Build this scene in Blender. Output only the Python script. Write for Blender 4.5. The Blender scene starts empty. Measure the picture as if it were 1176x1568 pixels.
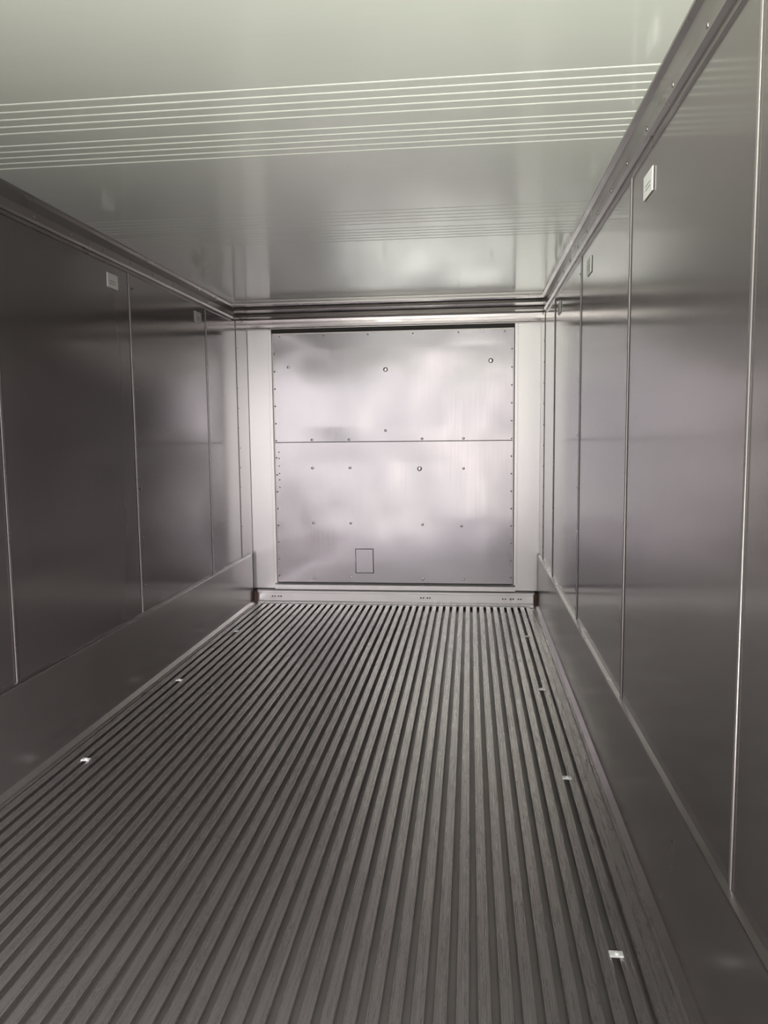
import bpy, bmesh, math, random
from mathutils import Vector, Matrix, noise
random.seed(4)
scene = bpy.context.scene
scene.view_settings.view_transform = 'Standard'
scene.view_settings.look = 'None'
scene.view_settings.exposure = 0.0

XL, XR = -1.14, 1.14
YF, YB = -0.25, 6.03
ZC = 2.29
ZK = .405

# ---------------------------------------------------------------- materials
def metal(name, col, rough, metallic=1.0, var=0.04, bump=0.0, stretch=(1,1,1), nscale=6.0,
          big_bump=0.0, big_scale=1.0, colvar=0.08, spec=0.5, big_dist=0.05, aniso=0.0, arot=0.0):
    m = bpy.data.materials.new(name); m.use_nodes = True
    nt = m.node_tree; N = nt.nodes; L = nt.links
    b = N['Principled BSDF']
    b.inputs['Metallic'].default_value = metallic
    b.inputs['Specular IOR Level'].default_value = spec
    if aniso:
        b.inputs['Anisotropic'].default_value = aniso
        b.inputs['Anisotropic Rotation'].default_value = arot
        tg = N.new('ShaderNodeTangent'); tg.direction_type = 'RADIAL'; tg.axis = 'Z'
        L.new(tg.outputs[0], b.inputs['Tangent'])
    tc = N.new('ShaderNodeTexCoord'); mp = N.new('ShaderNodeMapping')
    mp.inputs['Scale'].default_value = stretch
    L.new(tc.outputs['Object'], mp.inputs['Vector'])
    n = N.new('ShaderNodeTexNoise'); n.inputs['Scale'].default_value = nscale
    n.inputs['Detail'].default_value = 5
    L.new(mp.outputs[0], n.inputs['Vector'])
    r = N.new('ShaderNodeMapRange')
    r.inputs['To Min'].default_value = rough - var; r.inputs['To Max'].default_value = rough + var
    r.inputs['From Min'].default_value = .3; r.inputs['From Max'].default_value = .7
    L.new(n.outputs['Fac'], r.inputs['Value']); L.new(r.outputs[0], b.inputs['Roughness'])
    mx = N.new('ShaderNodeMix'); mx.data_type = 'RGBA'
    mx.inputs[6].default_value = (*[c*(1-colvar) for c in col], 1)
    mx.inputs[7].default_value = (*[min(1, c*(1+colvar)) for c in col], 1)
    L.new(n.outputs['Fac'], mx.inputs[0]); L.new(mx.outputs[2], b.inputs['Base Color'])
    last = None
    if bump > 0:
        bp = N.new('ShaderNodeBump'); bp.inputs['Strength'].default_value = bump
        bp.inputs['Distance'].default_value = 0.002
        L.new(n.outputs['Fac'], bp.inputs['Height']); last = bp
    if big_bump > 0:
        n2 = N.new('ShaderNodeTexNoise'); n2.inputs['Scale'].default_value = big_scale
        n2.inputs['Detail'].default_value = 1.5
        L.new(tc.outputs['Object'], n2.inputs['Vector'])
        b2 = N.new('ShaderNodeBump'); b2.inputs['Strength'].default_value = big_bump
        b2.inputs['Distance'].default_value = big_dist
        L.new(n2.outputs['Fac'], b2.inputs['Height'])
        if last: L.new(last.outputs[0], b2.inputs['Normal'])
        last = b2
    if last: L.new(last.outputs[0], b.inputs['Normal'])
    return m

M_wall  = metal('stainless_wall', (.225,.204,.203), .14, metallic=.62, var=.01, bump=.01, stretch=(30,30,.6), nscale=3, big_bump=.012, big_scale=1.0, big_dist=.03, colvar=.03)
M_bead  = metal('seam_bead', (.38,.35,.355), .30, metallic=.8)
M_lip   = metal('bright_lip', (.52,.49,.48), .3)
M_dark  = metal('seam_shadow', (.06,.055,.055), .6, metallic=.2)
M_ceil  = metal('ceiling_sheet', (.62,.625,.59), .13, metallic=.25, var=.01, bump=.01, stretch=(.6,20,20), nscale=3, big_bump=.04, big_scale=1.0, big_dist=.03, colvar=.02)
M_rib   = metal('ceiling_rib', (.66,.67,.635), .35, metallic=.0)  # paler than the sheet: light caught by the ribs, put into the colour
M_floor = metal('aluminium_tbar', (.43,.40,.39), .29, metallic=.82, var=.05, bump=.05, stretch=(25,.7,25), nscale=5, colvar=.10)
M_base  = metal('floor_tray', (.27,.25,.24), .45, metallic=.6, colvar=.2)
M_kick  = metal('kick_plate', (.31,.285,.278), .24, metallic=.72, stretch=(1,1,1), nscale=1.5, colvar=.06)
M_trim  = metal('trim_aluminium', (.33,.305,.305), .30, metallic=.85)
M_head  = metal('header_aluminium', (.48,.455,.455), .20)
M_panel = metal('bulkhead_sheet', (.44,.428,.450), .17, var=.015, bump=.012, stretch=(30,30,.8), nscale=3, big_bump=.12, big_scale=1.7, big_dist=.05, colvar=.04, aniso=.75, arot=0.0)
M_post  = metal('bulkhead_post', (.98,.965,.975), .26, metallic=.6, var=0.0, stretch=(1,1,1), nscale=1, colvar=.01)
M_rivet = metal('rivet_steel', (.85,.82,.80), .25)
M_screw = metal('screw_dull', (.34,.32,.32), .35)
M_label = metal('label_white', (.95,.94,.92), .5, metallic=0)
M_rust  = metal('brown_end_cap', (.16,.10,.075), .6, metallic=.3)
M_clip  = metal('clip_bright', (.9,.9,.9), .35, metallic=.2)

# ---------------------------------------------------------------- mesh helper
class B:
    def __init__(s, name, mats):
        s.bm = bmesh.new(); s.name = name; s.mats = mats
    def mi(s, m): return s.mats.index(m)
    def box(s, x0, x1, y0, y1, z0, z1, m, bev=0):
        t = bmesh.new()
        bmesh.ops.create_cube(t, size=1)
        bmesh.ops.scale(t, vec=(x1-x0, y1-y0, z1-z0), verts=t.verts)
        bmesh.ops.translate(t, vec=((x0+x1)/2, (y0+y1)/2, (z0+z1)/2), verts=t.verts)
        if bev: bmesh.ops.bevel(t, geom=t.edges[:], offset=bev, segments=2, affect='EDGES', profile=.5)
        s.merge(t, m)
    def prism(s, prof, axis, a0, a1, m):
        t = bmesh.new()
        def P(p, a):
            return {'x': (a, p[0], p[1]), 'y': (p[0], a, p[1]), 'z': (p[0], p[1], a)}[axis]
        v0 = [t.verts.new(P(p, a0)) for p in prof]; v1 = [t.verts.new(P(p, a1)) for p in prof]
        n = len(prof)
        t.faces.new(v0); t.faces.new(v1[::-1])
        for i in range(n): t.faces.new((v0[i], v1[i], v1[(i+1) % n], v0[(i+1) % n]))
        bmesh.ops.recalc_face_normals(t, faces=t.faces)
        s.merge(t, m)
    def dome(s, c, n, r, m, h=.45):
        t = bmesh.new()
        bmesh.ops.create_uvsphere(t, u_segments=12, v_segments=8, radius=r)
        bmesh.ops.scale(t, vec=(1, 1, h), verts=t.verts)
        q = Vector((0, 0, 1)).rotation_difference(Vector(n)).to_matrix().to_4x4()
        bmesh.ops.transform(t, matrix=Matrix.Translation(c) @ q, verts=t.verts)
        for f in t.faces: f.smooth = True
        s.merge(t, m)
    def merge(s, t, m):
        for f in t.faces: f.material_index = s.mi(m)
        me = bpy.data.meshes.new('tmp'); t.to_mesh(me); t.free()
        s.bm.from_mesh(me); bpy.data.meshes.remove(me)
    def done(s, parent=None):
        me = bpy.data.meshes.new(s.name); s.bm.to_mesh(me); s.bm.free()
        for m in s.mats: me.materials.append(m)
        o = bpy.data.objects.new(s.name, me); scene.collection.objects.link(o)
        if parent: o.parent = parent
        return o

def halfround(c, w, h, sign, n=8):
    return [(c[0] + sign*h*math.sin(math.pi*i/n), c[1] - w/2*math.cos(math.pi*i/n)) for i in range(n+1)]

# ---------------------------------------------------------------- side walls
SEAMS = [0.41, 1.57, 2.73, 3.89, 5.05]
for side, X, sg in (('left', XL, 1), ('right', XR, -1)):
    w = B('wall_'+side, [M_wall, M_bead, M_dark, M_rivet, M_trim])
    w.box(*sorted((X - sg*.08, X - sg*.004)), YF, YB+.08, -.08, ZC+.08, M_dark)
    edges = [YF] + SEAMS + [5.70, YB]
    for a, b in zip(edges[:-1], edges[1:]):
        w.box(*sorted((X - sg*.006, X)), a+.0015, b-.0015, .0, ZC, M_wall, bev=.001)
    for y in SEAMS:
        w.prism([(X, y-.020), (X+sg*.0015, y-.017), (X+sg*.0015, y+.017), (X, y+.020)], 'z', ZK, ZC-.09, M_wall)
        w.prism(halfround((X+sg*.001, y), .012, .004, sg), 'z', ZK, ZC-.09, M_bead)
    w.box(*sorted((X, X+sg*.004)), 5.71, YB-.04, ZK, ZC-.09, M_wall, bev=.001)
    for i in range(12):
        w.dome((X+sg*.004, 5.735, .5+i*.15), (sg, 0, 0), .006, M_rivet)
    for i in range(7):
        w.dome((X+sg*.003, 3.93, .55+i*.26), (sg, 0, 0), .005, M_trim)
    w.done()

    k = B('baseboard_'+side, [M_kick, M_lip, M_dark, M_rivet])
    prof = [(X, 0), (X+sg*.034, 0), (X+sg*.034, .012), (X+sg*.016, .03), (X+sg*.014, ZK-.012), (X+sg*.010, ZK-.002), (X, ZK)]
    k.prism(prof, 'y', YF, YB-.09, M_kick)
    k.prism([(X+sg*.010, ZK-.004), (X+sg*.016, ZK-.003), (X+sg*.016, ZK+.002), (X, ZK+.004), (X, ZK-.002)], 'y', YF, YB-.09, M_lip)
    k.done()

    t = B('trim_1' if side == 'left' else 'trim_2', [M_trim, M_rivet, M_dark])
    prof = [(X, ZC), (X+sg*.045, ZC), (X+sg*.045, ZC-.008), (X+sg*.030, ZC-.016), (X+sg*.022, ZC-.05), (X+sg*.022, ZC-.082), (X+sg*.012, ZC-.09), (X, ZC-.092)]
    t.prism(prof, 'y', YF, 5.60, M_trim)
    t.prism([(X, ZC-.092), (X+sg*.007, ZC-.092), (X+sg*.007, ZC-.107), (X, ZC-.109)], 'y', YF, 5.60, M_trim)
    y = .1
    while y < 5.55:
        t.dome((X+sg*.022, y, ZC-.066), (sg, 0, 0), .008, M_trim)
        y += .29
    t.done()

# ---------------------------------------------------------------- ceiling
c = B('ceiling', [M_ceil, M_rib, M_trim, M_dark])
c.box(XL-.08, XR+.08, YF, YB+.08, ZC+.005, ZC+.1, M_dark)
c.box(XL, XR, YF, 5.50, ZC, ZC+.006, M_ceil)
for g, hh, m in ((.97,.0015,M_rib), (2.165,.0015,M_rib), (3.36,.001,M_ceil)):
    for sub in (0, .295):
        for i in range(5):
            y = g + sub + i*.050
            pr = [(p[1], p[0]) for p in halfround((ZC+.0005, y), .012, hh+.0005, -1, 6)]
            c.prism(pr, 'x', XL+.046, XR-.046, m)
c.done()

# ---------------------------------------------------------------- floor
f = B('floor', [M_floor, M_base, M_dark])
f.box(XL-.08, XR+.08, YF, YB+.08, -.16, -.036, M_base)
n = 41
x0, x1 = XL+.064, XR-.135
pitch = (x1-x0)/(n-1)
for i in range(n):
    x = x0 + pitch*i
    tw = .0158
    prof = [(x-.004, -.038), (x+.004, -.038), (x+.004, -.008), (x+.010, -.005), (x+tw, -.0045), (x+tw, -.001), (x+tw-.0015, 0),
            (x+.011, 0), (x+.010, -.0012), (x+.005, -.0012), (x+.004, 0), (x-.004, 0), (x-.005, -.0012), (x-.010, -.0012), (x-.011, 0),
            (x-tw+.0015, 0), (x-tw, -.001), (x-tw, -.0045), (x-.010, -.005), (x-.004, -.008)]
    f.prism(prof, 'y', YF, YB-.09, M_floor)
f.prism([(XL+.034, -.038), (XL+.042, -.038), (XL+.042, 0), (XL, 0), (XL, -.038)], 'y', YF, YB-.09, M_floor)
xg = XR-.034
f.prism([(XR, -.038), (xg-.07, -.038), (xg-.07, -.006), (xg-.066, -.002), (xg-.045, -.002), (xg-.041, -.010), (xg-.012, -.010), (xg-.008, 0), (XR, 0)], 'y', YF, YB-.09, M_floor)
f.done()

# ---------------------------------------------------------------- bulkhead (back wall)
w = B('wall_back', [M_dark])
w.box(XL-.08, XR+.08, YB, YB+.1, -.1, ZC+.1, M_dark)
w.done()
PX0, PX1 = XL+.205, XR-.205
PZ0, PZ1 = .165, 2.13
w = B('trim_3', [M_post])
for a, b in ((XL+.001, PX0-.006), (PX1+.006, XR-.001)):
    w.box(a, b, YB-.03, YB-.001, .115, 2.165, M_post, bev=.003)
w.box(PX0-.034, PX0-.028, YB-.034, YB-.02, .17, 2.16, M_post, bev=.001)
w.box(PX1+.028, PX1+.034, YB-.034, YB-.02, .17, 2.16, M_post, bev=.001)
w.done()
w = B('trim_4', [M_head, M_lip, M_dark])
steps = [(5.50, ZC-.001), (5.50, ZC-.012), (5.60, ZC-.020), (5.61, ZC-.036), (5.74, ZC-.046), (5.75, ZC-.064),
         (5.86, ZC-.072), (5.865, ZC-.090), (5.95, ZC-.096), (5.95, ZC-.116), (YB-.002, ZC-.118), (YB-.002, ZC-.001)]
w.prism(steps, 'x', XL+.001, XR-.001, M_head)
w.box(XL+.002, XR-.002, 5.496, 5.502, ZC-.016, ZC-.004, M_lip, bev=.002)
w.box(XL+.002, XR-.002, YB-.05, YB-.03, 2.163, 2.172, M_lip, bev=.002)
w.box(PX0, PX1, YB-.024, YB-.002, PZ1+.005, 2.166, M_dark)  # dark blocks here stand in for the shadow in the air outlet gap
w.prism([(YB-.06, 2.158), (YB-.028, 2.165), (YB-.028, 2.140), (YB-.055, 2.137)], 'x', PX0, PX1, M_dark)
w.done()
w = B('trim_5', [M_post, M_lip, M_rust, M_dark])
w.prism([(YB-.001, .160), (YB-.034, .160), (YB-.05, .148), (YB-.05, .112), (YB-.001, .112)], 'x', PX0-.02, PX1+.02, M_post)
w.prism([(YB-.001, .110), (YB-.055, .104), (YB-.062, .100), (YB-.062, .085), (YB-.048, .080), (YB-.048, .020), (YB-.075, .012), (YB-.075, -.01), (YB-.001, -.01)], 'x', XL+.036, XR-.036, M_post)
for a, b in ((XL+.017, XL+.045), (XR-.045, XR-.017)):
    w.box(a, b, YB-.085, YB-.03, -.005, .098, M_rust, bev=.003)
for cx in (-.98, -.93, .22, .27, .86, .92, .98):
    for q in (0, .02):
        w.dome((cx+q, YB-.049, .052), (0, -1, 0), .006, M_dark)
w.done()

p = B('evaporator_access_panel', [M_panel, M_dark, M_rivet, M_lip, M_screw])
def sheet(xa, xb, za, zb, yb, seed):
    nx, nz = 90, 60
    t = bmesh.new(); g = []
    for j in range(nz+1):
        row = []
        for i in range(nx+1):
            u, v = i/nx, j/nz
            x = xa+(xb-xa)*u; z = za+(zb-za)*v
            e = min(1, min(u, 1-u)*9)*min(1, min(v, 1-v)*7)
            d = noise.noise(Vector((x*1.6+seed, z*1.3, seed)))*.009 + noise.noise(Vector((x*4+seed, z*3, 3)))*.0022
            row.append(t.verts.new((x, yb - .004 - d*e, z)))
        g.append(row)
    for j in range(nz):
        for i in range(nx):
            fc = t.faces.new((g[j][i], g[j][i+1], g[j+1][i+1], g[j+1][i])); fc.smooth = True
    bmesh.ops.recalc_face_normals(t, faces=t.faces)
    if t.faces[0].normal.y > 0: bmesh.ops.reverse_faces(t, faces=t.faces[:])
    p.merge(t, M_panel)
p.box(PX0-.004, PX1+.004, YB-.018, YB-.001, PZ0, PZ1+.004, M_dark)
sheet(PX0, PX1, PZ0+.003, 1.283, YB-.028, 1.7)
sheet(PX0, PX1, 1.289, PZ1, YB-.028, 5.2)
ys = YB-.033
p.box(PX0-.002, PX0+.006, ys-.002, ys+.01, PZ0, PZ1, M_lip, bev=.001)
p.box(PX1-.006, PX1+.002, ys-.002, ys+.01, PZ0, PZ1, M_lip, bev=.001)
p.box(PX0, PX1, ys-.001, ys+.010, PZ1-.006, PZ1+.004, M_lip, bev=.001)
p.box(PX0, PX1, ys-.001, ys+.006, 1.283, 1.289, M_dark)
def X(px): return XL + (px-389)/193.5
def Z(py): return (921-py)/194.0
for px, py in [(453,558),(601,564),(757,554),(487,668),(544,668),(600,655),(655,668),(717,668),(487,711),(545,711),(651,713),(717,713),
               (487,796),(545,796),(655,798),(714,800),(545,880),(655,882),(487,882),(717,882)]:
    big = (px, py) in ((601,564),(757,554),(651,713))
    p.dome((X(px), ys-.004, Z(py)), (0,-1,0), .018 if big else .010, M_rivet, .35)
    p.dome((X(px), ys-.006, Z(py)), (0,-1,0), .004, M_screw, .6)
z = .22
while z < 2.1:
    for q in (PX0+.014, PX1-.014):
        p.dome((q, ys-.003, z), (0,-1,0), .006, M_screw, .6)
    z += .135
for z in (.93,.99,1.04,1.10,1.16,1.21): p.dome((PX0+.034, ys-.002, z), (0,-1,0), .005, M_screw)
for i in range(6): p.dome((PX0+.06+i*.348, ys-.003, PZ1-.022), (0,-1,0), .006, M_screw)
hx0, hx1, hz0, hz1 = X(552), X(579), Z(873), Z(836)
p.box(hx0-.003, hx1+.003, ys-.004, ys+.004, hz0-.003, hz1+.003, M_dark)
p.box(hx0+.001, hx1-.001, ys-.007, ys+.004, hz0+.001, hz1-.001, M_panel, bev=.002)
for a in (hx0+.014, hx1-.014):
    for b in (hz0+.014, hz1-.014): p.dome((a, ys-.007, b), (0,-1,0), .004, M_rivet)
p.done()

# ---------------------------------------------------------------- labels
for X0, sg, ys_, zo in ((XL, 1, (1.3, 2.50, 3.70, 4.90), -.02), (XR, -1, (1.28, 2.47, 3.63, 4.80), -.04)):
    for y in ys_:
        l = B('load_limit_label', [M_label, M_dark, M_trim])
        l.box(*sorted((X0+sg*.0005, X0+sg*.003)), y-.060, y+.060, 2.089+zo, 2.161+zo, M_trim, bev=.001)
        l.box(*sorted((X0+sg*.003, X0+sg*.006)), y-.057, y+.057, 2.091+zo, 2.159+zo, M_label, bev=.001)
        for q in (2.110, 2.122):
            l.box(*sorted((X0+sg*.005, X0+sg*.0064)), y-.035, y+.030, q+zo, q+.003+zo, M_trim)
        l.done()

# ---------------------------------------------------------------- floor clips
for xx in (.606+.378, .606-1.60):
    for y in (.85, 1.92, 2.95, 4.0, 5.06):
        b = B('floor_clip', [M_clip, M_dark])
        b.box(xx-.020, xx+.016, y-.011, y+.011, .0, .006, M_clip, bev=.0015)
        b.dome((xx, y, .006), (0,0,1), .009, M_clip, .5)
        b.done()

# ---------------------------------------------------------------- world
w = bpy.data.worlds.new('outdoors'); scene.world = w; w.use_nodes = True
nt = w.node_tree; N = nt.nodes; L = nt.links
bg = N['Background']
tc = N.new('ShaderNodeTexCoord')
nm = N.new('ShaderNodeVectorMath'); nm.operation='NORMALIZE'; L.new(tc.outputs['Generated'], nm.inputs[0])
sp = N.new('ShaderNodeSeparateXYZ'); L.new(nm.outputs[0], sp.inputs[0])
mr = N.new('ShaderNodeMapRange'); mr.inputs['From Min'].default_value = -1; mr.inputs['From Max'].default_value = 1
L.new(sp.outputs['Z'], mr.inputs['Value'])
cr = N.new('ShaderNodeValToRGB'); L.new(mr.outputs[0], cr.inputs[0])
e = cr.color_ramp.elements
e[0].position = 0; e[0].color = (.92,.92,.85,1)
e[1].position = 1; e[1].color = (.85,.88,1.0,1)
for pos, col in ((.36,(.92,.92,.85,1)), (.43,(.55,.54,.535,1)), (.52,(.55,.54,.56,1)), (.58,(.55,.54,.56,1)), (.70,(.85,.83,.87,1))):
    q = e.new(pos); q.color = col
def lobe(dirv, cmin, col, s, flat=None):
    src = nm
    dv = Vector(dirv)
    if flat:
        v = N.new('ShaderNodeVectorMath'); v.operation='MULTIPLY'; v.inputs[1].default_value = (1,1,flat); L.new(nm.outputs[0], v.inputs[0])
        src = N.new('ShaderNodeVectorMath'); src.operation='NORMALIZE'; L.new(v.outputs[0], src.inputs[0])
        dv.z *= flat
    dt = N.new('ShaderNodeVectorMath'); dt.operation = 'DOT_PRODUCT'
    dt.inputs[1].default_value = dv.normalized()
    L.new(src.outputs[0], dt.inputs[0])
    m2 = N.new('ShaderNodeMapRange'); m2.inputs['From Min'].default_value=cmin; m2.inputs['From Max'].default_value=1; m2.inputs['To Max'].default_value=s
    m2.interpolation_type='SMOOTHSTEP'
    L.new(dt.outputs['Value'], m2.inputs['Value'])
    vm = N.new('ShaderNodeVectorMath'); vm.operation='SCALE'; vm.inputs[0].default_value = col
    L.new(m2.outputs[0], vm.inputs['Scale']); return vm
def add(a, b):
    v = N.new('ShaderNodeVectorMath'); v.operation='ADD'; L.new(a.outputs[0], v.inputs[0]); L.new(b.outputs[0], v.inputs[1]); return v
sc = N.new('ShaderNodeVectorMath'); sc.operation='SCALE'; L.new(cr.outputs[0], sc.inputs[0]); sc.inputs['Scale'].default_value = 2.2
tot = add(sc, lobe((-.015,-1,.0), .9986, (1.0,.86,.75), 3.2, .3))
tot = add(tot, lobe((.34,-1,.02), .980, (1.0,.96,.94), 6.5))  # extra horizon glow, added to brighten the bulkhead posts
tot = add(tot, lobe((-.55,-1,-1.05), .74, (.96,1.0,.86), 19))
tot = add(tot, lobe((.7,-1,1.0), .74, (1.0,.95,.99), 15))
L.new(tot.outputs[0], bg.inputs['Color']); bg.inputs['Strength'].default_value = 1
ld = bpy.data.lights.new('door_opening_portal', 'AREA'); ld.shape='RECTANGLE'; ld.size=2.28; ld.size_y=2.29
ld.cycles.is_portal = True
lo = bpy.data.objects.new('door_opening_portal', ld); scene.collection.objects.link(lo)
lo.location=(0, YF-.01, ZC/2); lo.rotation_euler=(math.radians(90),0,0)

# ---------------------------------------------------------------- camera
d = Vector((132, 122, -1180)).normalized()
a = -.011
u = Vector((a, 1, (122+132*a)/1180)).normalized()
r = d.cross(u).normalized()
Mx = Matrix((r, d, u))
cam = bpy.data.cameras.new('camera'); co = bpy.data.objects.new('camera', cam); scene.collection.objects.link(co)
co.matrix_world = Matrix.Translation((.606, 0, 1.35)) @ Mx.to_4x4()
cam.sensor_fit = 'VERTICAL'; cam.sensor_height = 24; cam.lens = 24*1180/1568
cam.clip_start = .02
scene.camera = co
